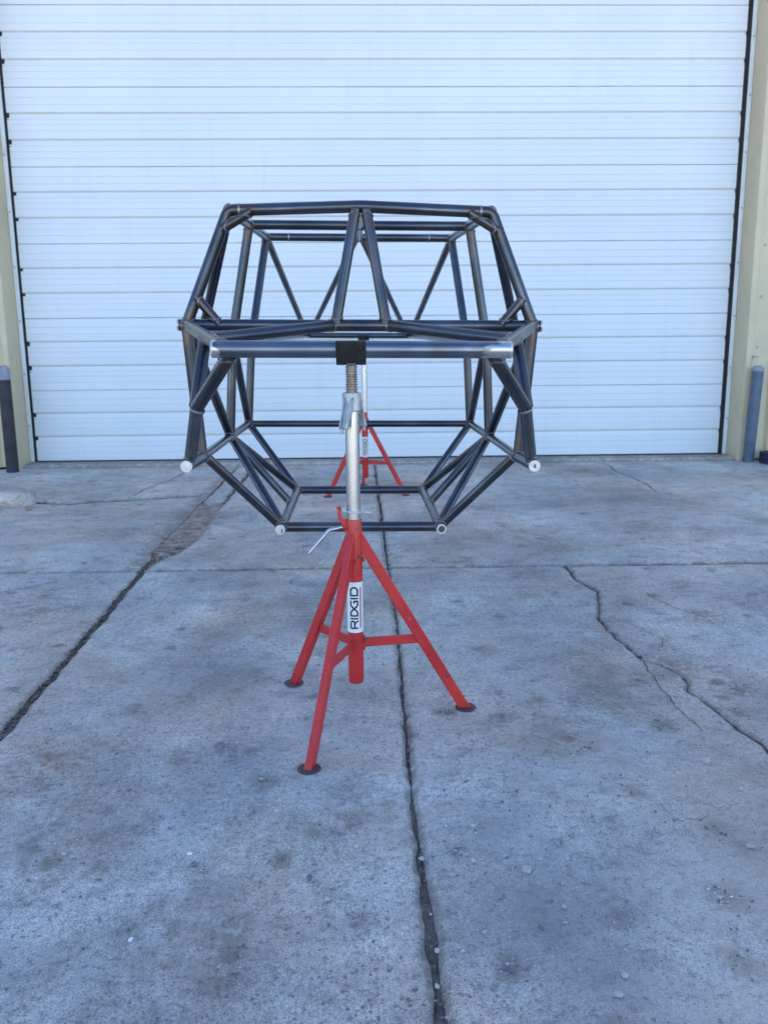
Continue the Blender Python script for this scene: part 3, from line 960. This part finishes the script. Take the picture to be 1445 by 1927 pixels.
for s in (-1, 1):
    m = lambda x, y, z: V(s * x, y, z)
    A, TA, N1 = m(.579, 2.86, 1.0815), m(.4295, 2.86, 1.4455), m(.548, 2.88, .636)
    CAP, N2, N3 = m(.5535, 2.632, .638), m(.553, 3.57, .635), m(.548, 4.15, .637)
    BF, BRr, BM = m(.302, 3.05, .340), m(.298, 3.93, .340), m(.300, 3.55, .340)
    BB, BT, CT, CB = m(.530, 3.56, 1.043), m(.447, 3.55, 1.495), m(.456, 4.30, 1.540), m(.523, 4.15, 1.047)
    legd = TA - A
    # front hoop
    lo = tube('front_hoop_leg', [A, TA, m(.382, 2.852, 1.4455)], bend=.045, w0=(ex, RM))
    ringbead(m(.392, 2.8525, 1.4455), ex, RM, lo)
    tube('front_hoop_lower_leg', [A, N1], w0=(ex, RM), w1=(ey, RM))
    # corner braces
    tube('corner_gusset', [m(.4495, 2.852, 1.386), m(.352, 2.836, 1.4395)], RG, w0=(legd, RM), w1=(ex, RM))
    tube('corner_gusset', [m(.5415, 2.852, 1.170), m(.470, 2.852, 1.085)], RG, w0=(legd, RM), w1=(ex, RM))
    # windscreen
    tube('windshield_post', [m(.017, 2.765, 1.436), m(.080, 2.715, 1.082)], RG + .0012, w0=(ex, RM), w1=(ex, RM))
    # rails to the front bar
    RF = m(.356, 2.166, 1.0105)
    rail = tube('front_rail', [A, RF], w0=(ex, RM), w1=(ex, RB))
    rd = RF - A
    DE = A + rd * .705
    tube('dash_bar', [m(.086, 2.72, 1.078), DE], .0178, w0=(ex, RM), w1=(rd, RM))
    S0 = A + rd * .60
    E1 = m(.4515, 2.31, .848)
    tube('front_diagonal', [m(.334, 2.172, .995), E1, m(.5560, 2.700, .645)], .0190, bend=.02, w0=(ex, RB), w1=(ey, RM))
    fo = tube('front_strut', [S0, m(.461, 2.335, .848)], .0182, w0=(rd, RM))
    ringbead(E1 + Vector((0, .004, -.008)), Vector((s * .35, .3, -1)), .0190, fo)
    # sill
    sill = tube('sill_rail', [CAP, N1, N2, N3], bend=.0)
    end_cap(CAP, CAP - N1, RM, sill)
    if s > 0:
        dd = (CAP - N1).normalized()
        uu, vv = frame_of(dd)
        mk = MB()
        mk.poly([CAP + dd * .0022 + RM * (a_ * uu + b_ * vv) for a_, b_ in ((-.22, -.25), (.05, -.42), (.30, -.20), (.16, .02), (.26, .28), (-.05, .36), (-.12, .08))])
        mk.build('rust_mark', simple('rust_brown', (.22, .11, .05), .8, .2, .3, 60), sill, False)
    ringbead(N1 + (N2 - N1).normalized() * .028, N2 - N1, RM, sill)
    floor = tube('floor_rail', [BF, BRr])
    end_cap(BF, -ey, RM, floor, hollow=(s > 0), bite=(s < 0))
    ringbead(BM, ey, RM, floor)
    # belly diagonals
    tube('floor_diagonal', [m(.546, 2.92, .636), m(.302, 3.09, .345)], .0172, w0=(ey, RM), w1=(ey, RM))
    tube('floor_diagonal', [N2, m(.302, 3.14, .342)], .0165, w0=(ey, RM), w1=(ey, RM))
    tube('floor_diagonal', [N2, m(.301, 3.58, .340)], .0165, w0=(ey, RM), w1=(ey, RM))
    tube('floor_diagonal', [N2, BRr], .0165, w0=(ey, RM), w1=(ey, RM))
    tube('floor_diagonal', [N3, BRr], .0165, w0=(ey, RM), w1=(ey, RM))
    # pillars
    tube('main_hoop_pillar', [N2, BB, BT], bend=.10, w0=(ey, RM), w1=(ex, RM))
    tube('rear_pillar', [N3, CB, CT], bend=.10, w0=(ey, RM), w1=(ex, RM))
    tube('side_diagonal', [A, N2], RM, w0=(ex, RM), w1=(ey, RM))
    tube('side_diagonal', [BB, N3], .0175, w0=(ez, RM), w1=(ey, RM))
    tube('belt_rail', [A, BB, CB], bend=.05, w0=(ex, RM))
    vp = tube('vent_post', [m(.434, 2.90, 1.448), m(.575, 3.15, 1.073)], .0172, w0=(ey, RM), w1=(ey, RM))
    if s < 0:
        a, b_ = m(.434, 2.90, 1.448), m(.575, 3.15, 1.073)
        d = (b_ - a).normalized()
        side = d.cross(Vector((0, -1, 0))).normalized()
        nrm = side.cross(d).normalized()
        if nrm.y > 0: nrm = -nrm
        mk = MB()
        for k, strokes in enumerate((((-.2, 0), (.45, .15), (-.1, .45), (.5, .75)), ((-.2, 0), (.5, .2), (.0, .5), (.4, .8)), ((-.5, 0), (.3, .2), (-.3, .45), (.3, .6), (-.4, .95)))):
            base = a + d * (.085 + .030 * k)
            pts = []
            for (q, h) in strokes:
                ang = q * .9 + .35 * -s * -1
                pts.append(base + d * (h * .022) + .0176 * (cos(ang) * nrm + sin(ang) * side))
            tube_mb(dens(pts, .004), .0007, 5, True, mk)
        mk.attr = {}
        mk.build('paint_mark', CHALK, vp, False)
    # roof
    tube('roof_rail', [m(.4305, 2.872, 1.447), BT, CT], bend=.04, w0=(ex, RM))
    # tail
    tube('tail_diagonal', [CT, m(.350, 5.80, 1.087)], .0180, w0=(ex, RM), w1=(ex, RM))
    tube('tail_diagonal', [m(.012, 4.30, 1.540), m(.335, 5.81, 1.087)], .0165, w0=(ex, RM), w1=(ex, RM))

# ------------------------------------------------------------------ pipe stands
RP, RGV = .0212, .01835
def letter_strokes():
    L = []
    L.append([(.08, 0), (.08, 1)]); L.append([(.0, .92), (.72, .92), (.90, .86), (.98, .70), (.92, .53), (.74, .46), (.18, .46)]); L.append([(.62, .46), (.80, .36), (1.02, 0)])
    L.append([(1.30, 0), (1.30, 1)])
    L.append([(1.66, 0), (1.66, 1)]); L.append([(1.60, .92), (2.05, .92), (2.25, .82), (2.56, .50), (2.85, .18), (3.02, .08), (3.52, .08), (3.52, .50), (3.24, .50)])
    L.append([(1.60, .08), (2.05, .08), (2.25, .18), (2.56, .50), (2.85, .82), (3.02, .92), (3.58, .92)])
    L.append([(3.86, 0), (3.86, 1)])
    L.append([(4.24, 0), (4.24, 1)]); L.append([(4.18, .92), (4.85, .92), (5.10, .82), (5.24, .62), (5.24, .38), (5.10, .18), (4.85, .08), (4.18, .08)])
    return L

def flat_strokes(mb, lines, width, mapf):
    for ln in lines:
        P = dens([Vector((a, b, 0)) for a, b in ln], .07)
        rows = []
        for i, p in enumerate(P):
            d0 = (P[i] - P[i - 1]).normalized() if i else (P[1] - P[0]).normalized()
            d1 = (P[i + 1] - P[i]).normalized() if i < len(P) - 1 else d0
            d = (d0 + d1)
            d = d.normalized() if d.length > 1e-6 else d1
            n = Vector((-d.y, d.x, 0)) / max(.5, d.dot(d1))
            rows.append([mapf(*(p + n * width * w).xy) for w in (-.5, -.17, .17, .5)])
        mb.quad_grid(rows)

def make_stand(ang, ztop, fl):
    """origin on the ground under the pipe; ztop = height of the bottom of the V"""
    t = empty('pipe_stand')
    # lower red pipe
    mb = MB()
    mb.lathe([(RP - .004, .112), (RP - .003, .106), (RP, .111), (RP, .25), (RP, .45), (RP, .560), (RP - .001, .5645), (RP - .003, .565), (RP - .003, .53)], 36, cap=False)
    mb.build('lower_pipe', RED, t)
    # legs
    Rf = .312
    for k in range(3):
        a = ang + k * 2 * pi / 3
        ca, sa = cos(a), sin(a)
        pt, pb = Vector((.020, 0, .500)), Vector((Rf - .004, 0, .004))
        d = (pb - pt).normalized()
        nrm = Vector((-d.z, 0, d.x))
        Rz = Matrix.Rotation(a, 3, 'Z')
        h, hw = .0150, .0092
        mb = MB()
        rows = []
        for p, lift in ((pt, 0), (pb, 1)):
            row = []
            for (w, q) in ((-1, -1), (1, -1), (1, 1), (-1, 1)):
                c = p + Vector((0, w * hw, 0)) + nrm * q * h
                if lift:     # cut level with the foot
                    c = c - d * ((c.z - .005) / d.z)
                else:        # cut upright against the pipe
                    c = c - d * ((c.x - .012) / d.x)
                row.append(Rz @ c)
            rows.append(row)
        b = mb.quad_grid(rows, True)
        mb.f.append((b + 3, b + 2, b + 1, b)); mb.f.append((b + 4, b + 5, b + 6, b + 7))
        lg = mb.build('leg', RED, t, False, .0022)
        # foot disc
        mb = MB()
        mb.lathe([(.0, .0005), (.0275, .0005), (.0295, .003), (.0285, .0055), (.022, .0065), (.0, .0065)], 30, (Rf * ca, Rf * sa), cap=False)
        mb.build('foot', DISC, t)
        # weld lumps at the top
        mb = MB()
        for q in range(5):
            mb2 = Vector((.0215, (q - 2) * .0055, .452 + .004 * random.random()))
            c = Rz @ mb2
            mb.lathe([(.001, c.z - .005), (.0042, c.z - .002), (.0044, c.z + .002), (.001, c.z + .005)], 8, (c.x, c.y))
        mb.build('weld_bead', RED, lg)
        # flat brace
        zb = .219
        xe = pt.x + (pb.x - pt.x) * (pt.z - zb) / (pt.z - pb.z)
        mb = MB()
        mb.box(Rz @ Vector(((RP - .003 + xe) / 2, 0, zb)), (xe - RP + .003, .0065, .0265), Rz)
        mb.build('brace', RED, t, False, .0015)
        mb = MB()
        c = Rz @ Vector((RP + .001, 0, zb - .018))
        mb.lathe([(.001, c.z - .006), (.0048, c.z - .002), (.0048, c.z + .003), (.001, c.z + .006)], 9, (c.x, c.y))
        mb.build('weld_bead', RED, lg)
        mb = MB()
        c = Rz @ Vector((RP + .001, 0, zb + .016))
        mb.lathe([(.001, c.z - .005), (.0044, c.z - .002), (.0044, c.z + .002), (.001, c.z + .005)], 9, (c.x, c.y))
        mb.build('weld_bead', RED, lg)
    # label wrapped on the front
    rl = RP + .0004
    def wrap(a, z, r=rl):      # a = angle from camera-facing line, + to the right
        return (r * sin(a), -r * cos(a), z)
    mb = MB()
    z0, z1 = .254, .395
    mb.quad_grid([[wrap(-1.9 + 3.35 * i / 40, z) for i in range(41)] for z in (z0, .30, .35, z1)])
    lab = mb.build('label', LABEL, t)
    hgt = .0215
    tz0 = .2655
    sc = .117 / 5.32
    mb = MB()
    flat_strokes(mb, letter_strokes(), .205, lambda u, v: wrap((.40 - v * 1.02), tz0 + u * sc, rl + .0003))
    mb.build('lettering', INK, lab, False)
    mb = MB()
    for (a0, a1) in ((.60, .70), (.77, .87)):
        mb.quad_grid([[wrap(a0 + (a1 - a0) * i / 3, z, rl + .0003) for i in range(4)] for z in (.267, .300, .34, .381)])
    mb.build('stripe', REDINK, lab, False)
    mb = MB()
    rr = random.Random(5)
    for k in range(9):
        a0, zz = -.92 + rr.uniform(-.05, .05), .274 + k * .0095
        flat_strokes(mb, [[(0, 0), (.5, .6), (.25, 1.0)][: 3 if k % 2 else 2]], .10, lambda u, v: wrap(a0 + u * .16, zz + v * .004, rl + .0003))
    mb.build('fine_print', simple_grey, lab, False)
    # sliding tube with thread and head
    zs = ztop - .072                                  # top of the galvanised tube / collar top
    mb = MB()
    prof = [(RGV, .40)]
    z = .56
    while z < zs - .09:
        prof += [(RGV, z)]
        z += .0516
    prof += [(RGV, zs - .03)]
    mb.lathe(prof, 36)
    mb.build('sliding_tube', GALV, t)
    mb = MB()
    prof = []
    z = zs - .02
    while z < ztop - .004:
        prof += [(.0122, z), (.0165, z + .0020), (.0165, z + .0030), (.0122, z + .0050)]
        z += .0064
    prof += [(.0125, ztop - .003), (.0160, ztop + .004)]
    mb.lathe(prof, 28)
    mb.build('screw_thread', SCREW, t)
    # winged adjusting nut
    mb = MB()
    mb.lathe([(.0205, zs - .047), (.0236, zs - .044), (.0242, zs - .004), (.0236, zs), (.0180, zs + .001), (.0165, zs - .002)], 32)
    nut = mb.build('adjusting_nut', CAST, t)
    for a in ((radians(241), radians(55)) if fl == 1.0 else (radians(270), radians(90))):
        Rz = Matrix.Rotation(a, 3, 'Z')
        mb = MB()
        Q = [(.020, zs - .010), (.020, zs - .046), (.050, zs - .092), (.0565, zs - .088), (.0285, zs - .014)]
        def wing(halfw0, halfw1, yoff):
            f_, b_ = [], []
            for (x, z) in Q:
                w = halfw0 + (halfw1 - halfw0) * (x - .02) / .0365
                f_.append(Rz @ Vector((x, yoff + w, z))); b_.append(Rz @ Vector((x, yoff - w, z)))
            b0 = len(mb.v)
            mb.v.extend([tuple(p) for p in f_ + b_])
            n = len(Q)
            mb.f.append(tuple(b0 + i for i in range(n))); mb.f.append(tuple(b0 + n + i for i in reversed(range(n))))
            for i in range(n):
                j = (i + 1) % n
                mb.f.append((b0 + i, b0 + n + i, b0 + n + j, b0 + j))
        wing(.0018, .0018, .0135); wing(.0018, .0018, -.0065)
        # web joining the two ribs
        web = [Vector((.018, -.0175, zs - .008)), Vector((.018, .0175, zs - .008)), Vector((.049, .0145, zs - .088)), Vector((.049, -.0075, zs - .088))]
        o2 = [w + Vector((-.005, 0, -.002)) for w in web]
        b0 = len(mb.v)
        mb.v.extend([tuple(Rz @ p) for p in web + o2])
        for q in ((0, 1, 2, 3), (7, 6, 5, 4), (0, 4, 5, 1), (1, 5, 6, 2), (2, 6, 7, 3), (3, 7, 4, 0)):
            mb.f.append(tuple(b0 + i for i in q))
        mb.box(Rz @ Vector((.054, 0, zs - .094)), (.008, .006, .016), Rz)
        mb.build('wing', CAST, nut, False, .0012)
    # V head: bent plate
    mb = MB()
    LX, th = .038, .0055
    prof = [(-.0525 * fl, ztop + .0605 * fl), (-.045 * fl, ztop + .0485 * fl), (-.006, ztop + .0075), (0, ztop + .0055), (.006, ztop + .0075), (.045 * fl, ztop + .0485 * fl), (.0525 * fl, ztop + .0605 * fl)]
    low = [(-.0525 * fl - .005, ztop + .0605 * fl - .0033), (-.045 * fl - .0045, ztop + .0485 * fl - .004), (-.009, ztop + .0010), (0, ztop - .0015), (.009, ztop + .0010), (.045 * fl + .0045, ztop + .0485 * fl - .004), (.0525 * fl + .005, ztop + .0605 * fl - .0033)]
    loop = prof + low[::-1]
    b0 = len(mb.v)
    for x in (-LX, LX):
        mb.v.extend([(x, y, z) for y, z in loop])
    n = len(loop)
    for i in range(n):
        j = (i + 1) % n
        mb.f.append((b0 + i, b0 + j, b0 + n + j, b0 + n + i))
    for off, rev in ((0, False), (n, True)):
        for i in range(6):
            q = (b0 + off + i, b0 + off + i + 1, b0 + off + n - 2 - i, b0 + off + n - 1 - i)
            mb.f.append(q[::-1] if not rev else q)
    mb.build('v_head', BLACK, t, False, .0012)
    # grip plate, ear and locking handle
    mb = MB()
    n = 36
    inner, outer = [], []
    for k in range(n):
        a = 2 * pi * k / n
        inner.append(((RGV + .001) * cos(a), (RGV + .001) * sin(a)))
        ro = .031
        xo, yo = ro * cos(a), ro * sin(a) * .95
        if cos(a) > .93: xo += .022 * ((cos(a) - .93) / .07)
        if cos(a) < -.7: xo -= .006
        outer.append((xo, yo))
    zt = lambda x: .584 - .10 * x
    rows = [[(x, y, zt(x) + h) for x, y in L_] for L_, h in ((inner, 0), (inner, .004), (outer, .004), (outer, 0), (inner, 0))]
    mb.quad_grid(rows, True)
    mb.build('grip_plate', GALV, t, False, .0008)
    mb = MB()
    ear = [(-.019, .566), (-.019, .536), (-.024, .535), (-.030, .551), (-.040, .562), (-.0425, .580), (-.0405, .593), (-.0355, .593), (-.0345, .581), (-.0275, .566)]
    b0 = len(mb.v)
    for y in (-.011, -.005):
        mb.v.extend([(x, y, z) for x, z in ear])
    n = len(ear)
    mb.f.append(tuple(range(b0, b0 + n))); mb.f.append(tuple(range(b0 + 2 * n - 1, b0 + n - 1, -1)))
    for i in range(n):
        j = (i + 1) % n
        mb.f.append((b0 + j, b0 + i, b0 + n + i, b0 + n + j))
    mb.lathe([(.0015, .590), (.0062, .592), (.0066, .597), (.004, .600), (.001, .601)], 14, (-.038, -.008))
    mb.build('lock_ear', RED, t, False, .001)
    mb = MB()
    Mx = Matrix.Rotation(pi / 2, 3, 'Y')
    tube_mb([(-.018, -.006, .545), (-.030, -.008, .545)], .0085, 6, True, mb)
    mb.attr = {}
    mb.build('lock_nut', RED, t, False, .001)
    P = fillet([Vector((-.028, -.008, .545)), Vector((-.066, -.030, .541)), Vector((-.118, -.062, .488))], .02)
    ho = tube_mb(dens(P, .01), .0048, 14)
    ho.attr = {}
    ho.build('lock_handle', GALV, t, True)
    return t

simple_grey = simple('faded_grey_print', (.30, .31, .33), .5, 0, .1)
st1 = make_stand(radians(128.5), 1.005 - RB * sqrt(2) - .0062, 1.0)
st1.location = (-.0290, 2.164, 0)
tag(st1, 'red tripod pipe stand with white lettered label, under the thick front bar of the chassis', 'pipe stand', 'red pipe stands')
st2 = make_stand(radians(93), 1.087 - RM * sqrt(2) - .0062, .6)
st2.location = (.0097, 5.812, 0)
tag(st2, 'red tripod pipe stand close to the garage door, under the tail of the chassis', 'pipe stand', 'red pipe stands')

# ------------------------------------------------------------------ bollards, block, broken concrete
def bollard(name, loc, h, r, body, cap, lean, label, band):
    t = empty(name, loc, lean)
    mb = MB()
    mb.lathe([(r, -.03), (r * 1.0, h * .3), (r * .995, h * .7), (r, h), (r * .97, h + .002)], 32)
    mb.build('post', body, t)
    mb = MB()
    mb.lathe([(r * 1.012, h - band), (r * 1.015, h - .004), (r * .98, h + .004), (r * .8, h + .016), (r * .4, h + .024), (.001, h + .026)], 32, cap=False)
    mb.build('cap', cap, t)
    tag(t, label, 'bollard', 'steel pipe bollards beside the door')
    return t
bollard('bollard', (-2.955, 7.03, 0), .86, .050, BOLL_R, BOLL_C, (0, 0, 0), 'dark rusty pipe bollard with pale grey top, left jamb of the white door', .09)
bollard('bollard', (3.335, 7.11, 0), .80, .047, BOLL_B, BOLL_C, (0, .035, 0), 'blue grey pipe bollard leaning slightly, right jamb of the white door', .02)

mb = MB()
mb.box((0, 0, .05), (.26, .16, .10))
mb.box((0, 0, .104), (.20, .11, .008))
mb.box((.05, -.02, .118), (.03, .03, .02))
o = mb.build('steel_block', NAVY, None, False, .006)
o.location = (3.535, 6.98, 0)
tag(o, 'low navy blue steel block on the slab beside the leaning blue bollard', 'metal block')

def rock(name, mat, loc, size, seed, flat=.6, rotz=0.0, sub=3, jag=.25):
    import bmesh
    bm = bmesh.new()
    bmesh.ops.create_icosphere(bm, subdivisions=sub, radius=1.0)
    rr = random.Random(seed)
    planes = [(Vector((rr.gauss(0, 1), rr.gauss(0, 1), rr.gauss(0, .8))).normalized(), rr.uniform(.42, .78)) for _ in range(10)]
    for v in bm.verts:
        p = v.co.copy()
        for n_, dd in planes:
            k = p.dot(n_) - dd
            if k > 0: p -= n_ * k * .97
        p *= 1 + jag * .35 * noise.noise(p * 2.2 + Vector((seed, 0, 0))) + jag * .12 * noise.noise(p * 6 + Vector((0, seed, 0)))
        v.co = Vector((p.x * size[0], p.y * size[1], p.z * size[2]))
    zmin = min(v.co.z for v in bm.verts)
    for v in bm.verts: v.co.z -= zmin * .82
    me = bpy.data.meshes.new(name)
    bm.to_mesh(me); bm.free()
    me.materials.append(mat)
    o = bpy.data.objects.new(name, me)
    COL.objects.link(o)
    o.location = (loc[0], loc[1], loc[2] + .0022)
    o.rotation_euler = (0, 0, rotz)
    return o

# broken kerb block at the left, half out of frame
kb = MB()
rows = []
nx, nr = 26, 14
for i in range(nx + 1):
    x = -.55 + .75 * i / nx
    row = []
    for j in range(nr):
        a = 2 * pi * j / nr
        cy_, cz_ = cos(a), sin(a)
        sq = 1 / max(abs(cy_), abs(cz_))
        y, z = cy_ * sq * .5, cz_ * sq * .5
        taper = 1.0 if i < nx - 3 else (.93, .82, .62, .35)[i - (nx - 3)]
        y = y * .26 * taper + .022 * fb(x * 7, y * 4, z * 4)
        z = (z + .5) * .105 * (1 - .25 * (1 - taper)) + .014 * fb(x * 8, y * 9, z * 3 + 4) * (1 if z > 0 else .0)
        row.append((x + .02 * fb(y * 8, z * 8, 2), y, max(z, -.004)))
    rows.append(row)
b = kb.quad_grid(rows, True)
kb.f.append(tuple(b + j for j in range(nr))); kb.f.append(tuple(b + nx * nr + j for j in reversed(range(nr))))
kb.attr = {'stain': [.1] * len(kb.v), 'damp': [.0] * len(kb.v), 'worn': [.1] * len(kb.v)}
o = kb.build('broken_kerb', make_concrete('pale_kerb_concrete', 1.12, .6), None, True, angle=38)
o.location = (-2.39, 5.50, .0)
tag(o, 'broken pale concrete kerb block lying on the slab by the wide crack', 'kerb')
o = rock('brick_fragment', simple('brick_red', (.33, .235, .20), .9, 0, .3, 30, .5, 80), (-2.145, 5.30, 0), (.030, .022, .022), 31)
tag(o, 'small reddish fragment lying beside the broken concrete kerb', 'fragment')

# ------------------------------------------------------------------ loose stones
def gz(x, y): return .001
big = rock('stone', STONE[1], (.306, 1.453, 0), (.0145, .0105, .0095), 11, rotz=.2)
tag(big, 'angular pinkish stone, the largest loose stone on the concrete', 'stone', 'loose stones')
o = rock('stone', STONE[1], (.483, 1.139, 0), (.0085, .0075, .0065), 12)
tag(o, 'round mauve grey stone lying on a brownish stain', 'stone', 'loose stones')
ST = [(.777, 1.514, .0105, 0), (.832, 1.867, .0120, 0), (.39, 1.133, .0080, 0), (.354, 1.342, .0065, 0), (.205, 1.489, .0065, 0), (.222, 1.614, .0055, 0), (.105, 1.502, .0065, 0),
      (.112, 1.239, .0055, 0), (.106, 1.159, .0060, 0), (.524, 1.83, .0055, 0), (-.116, 1.441, .0085, 2), (-.079, 1.38, .0065, 0), (.413, 1.172, .0060, 0), (-.102, 2.203, .0070, 0),
      (.395, 1.49, .005, 0), (.29, 1.44, .004, 1), (.535, 2.02, .0055, 1), (.60, 1.47, .005, 0), (.675, 1.62, .0055, 0), (.13, 1.60, .0045, 0), (.165, 1.615, .005, 0),
      (.70, 1.70, .006, 1), (.86, 1.74, .006, 0), (-.35, 1.50, .0065, 2), (-.62, 1.545, .0060, 0), (-.60, 1.53, .0065, 1), (-.255, 1.83, .004, 0), (.20, 1.285, .004, 0), (.48, 1.40, .0045, 0), (.92, 2.42, .008, 1)]
for k, (x, y, r, mi) in enumerate(ST):
    rr = random.Random(k)
    r *= 1.15 if r < .010 else 1.0
    o = rock('stone', STONE[mi], (x, y, 0), (r * rr.uniform(.9, 1.15), r * rr.uniform(.7, 1), r * rr.uniform(.5, .75)), 40 + k, rotz=rr.uniform(0, 6), sub=2)
    nm = ('small pale grey stone lying loose on the concrete slabs', 'small pinkish brown stone lying loose on the concrete slabs', 'small dark grey stone lying loose on the concrete slabs')[mi]
    gp = ('pale loose stones', 'brownish loose stones', 'dark loose stones')[mi]
    if mi == 0 and r >= .010: nm, gp = 'large pale oval stone lying on the concrete, wider than the other pale stones', 'large pale stones'
    elif mi == 0 and abs(x - .107) < .01: nm, gp = 'small pale stone caught in the long centre joint between slabs', 'stones in the joint'
    elif (x, y) == (-.102, 2.203): nm, gp = 'small pale stone on the concrete between the feet of the front red stand', None
    tag(o, nm, 'stone', gp)
for k, (x, y, r) in enumerate(((-.365, 1.536, .0075), (-.417, 1.286, .0065), (-.34, 2.02, .004))):
    o = rock('stone', STONE[3], (x, y, 0), (r, r * .7, r * .45), 90 + k, rotz=k, sub=2)
    tag(o, 'chalk white chip of stone lying on the concrete slab', 'stone', 'white stone chips')

def scatter(name, spots, mat, label, cat):
    mb = MB()
    rr = random.Random(len(spots))
    for (x, y, r, z) in spots:
        n = 6
        ph = rr.uniform(0, 6)
        q = [rr.uniform(.7, 1.2) for _ in range(2 * n)]
        el = rr.uniform(.65, 1)
        rows = []
        for lv, (zz, s_) in enumerate(((-.3, .75), (.15, 1.0), (.55, .62))):
            rows.append([(x + r * s_ * q[(k + lv) % (2 * n)] * cos(ph + 2 * pi * k / n), y + el * r * s_ * q[(k + lv) % (2 * n)] * sin(ph + 2 * pi * k / n), z + r * zz) for k in range(n)])
        b = mb.quad_grid(rows, True)
        mb.f.append(tuple(b + 2 * n + k for k in range(n)))
    o = mb.build(name, mat, None, True, angle=50)
    tag(o, label, cat, kind='stuff')
    return o
rr = random.Random(21)
def clustered(n, ylo, yhi, rlo, rhi):
    out = []
    while len(out) < n:
        y = ylo + (yhi - ylo) * rr.random() ** 1.5
        hw = .62 * y
        x = rr.uniform(-hw, hw)
        if fb(x * 2.2, y * 2.2, 12) + rr.uniform(-.35, .35) + (.25 if x > .1 else .0) < 0: continue
        out.append((x, y, rlo + (rhi - rlo) * rr.random() ** 3, .0032))
    return out
def near_stains(n, rlo, rhi):
    out = []
    for (sx, sy, sr, a) in STAINS:
        if a < .5 or sy > 3.6: continue
        for _ in range(int(n * a)):
            out.append((sx + rr.gauss(0, sr * .5), sy + rr.gauss(0, sr * .45), rlo + (rhi - rlo) * rr.random() ** 2, .0002))
    return out
scatter('grit', clustered(1500, .95, 3.6, .0010, .0042) + near_stains(14, .0010, .0034), STONE[0], 'fine pale grit scattered over the concrete slabs', 'grit')
scatter('grit', clustered(900, .95, 3.4, .0010, .0040) + near_stains(16, .0012, .0040), STONE[2], 'fine dark grit scattered over the concrete slabs', 'grit')
scatter('grit', clustered(400, .95, 3.2, .0010, .0040) + near_stains(10, .0010, .0036), STONE[1], 'fine pinkish grit scattered over the concrete slabs', 'grit')
js = []
for k in range(110):
    y = 1.0 + 2.7 * rr.random() ** 1.4
    w = j0w(y)
    js.append((interp(J0, y) + rr.uniform(-w, w), y, rr.uniform(.0012, .0038), -.010 + .005 * rr.random()))
scatter('joint_gravel', js, STONE[2], 'small gravel caught in the long joint between slabs', 'gravel')
js = []
for k in range(520):
    y = 1.9 + 2.2 * rr.random()
    if y < TY: x = interp(JL, y) + rr.uniform(-.016, .016)
    else: x = rr.uniform(interp(TRL, y) - .005, interp(JLB, y) + .005)
    js.append((x, y, rr.uniform(.002, .007), -.013 + .005 * rr.random()))
scatter('joint_gravel', js, simple('earth_clods', (.15, .115, .09), .95, 0, .4, 60, .5, 120), 'brown earth clods filling the wide left joint', 'gravel')
js = [(.652 + rr.gauss(0, .016), 1.368 + rr.gauss(0, .014), rr.uniform(.0010, .0028), .0) for _ in range(14)]
scatter('paint_flakes', js, STONE[3], 'cluster of white paint flakes on a brown stain', 'flakes')
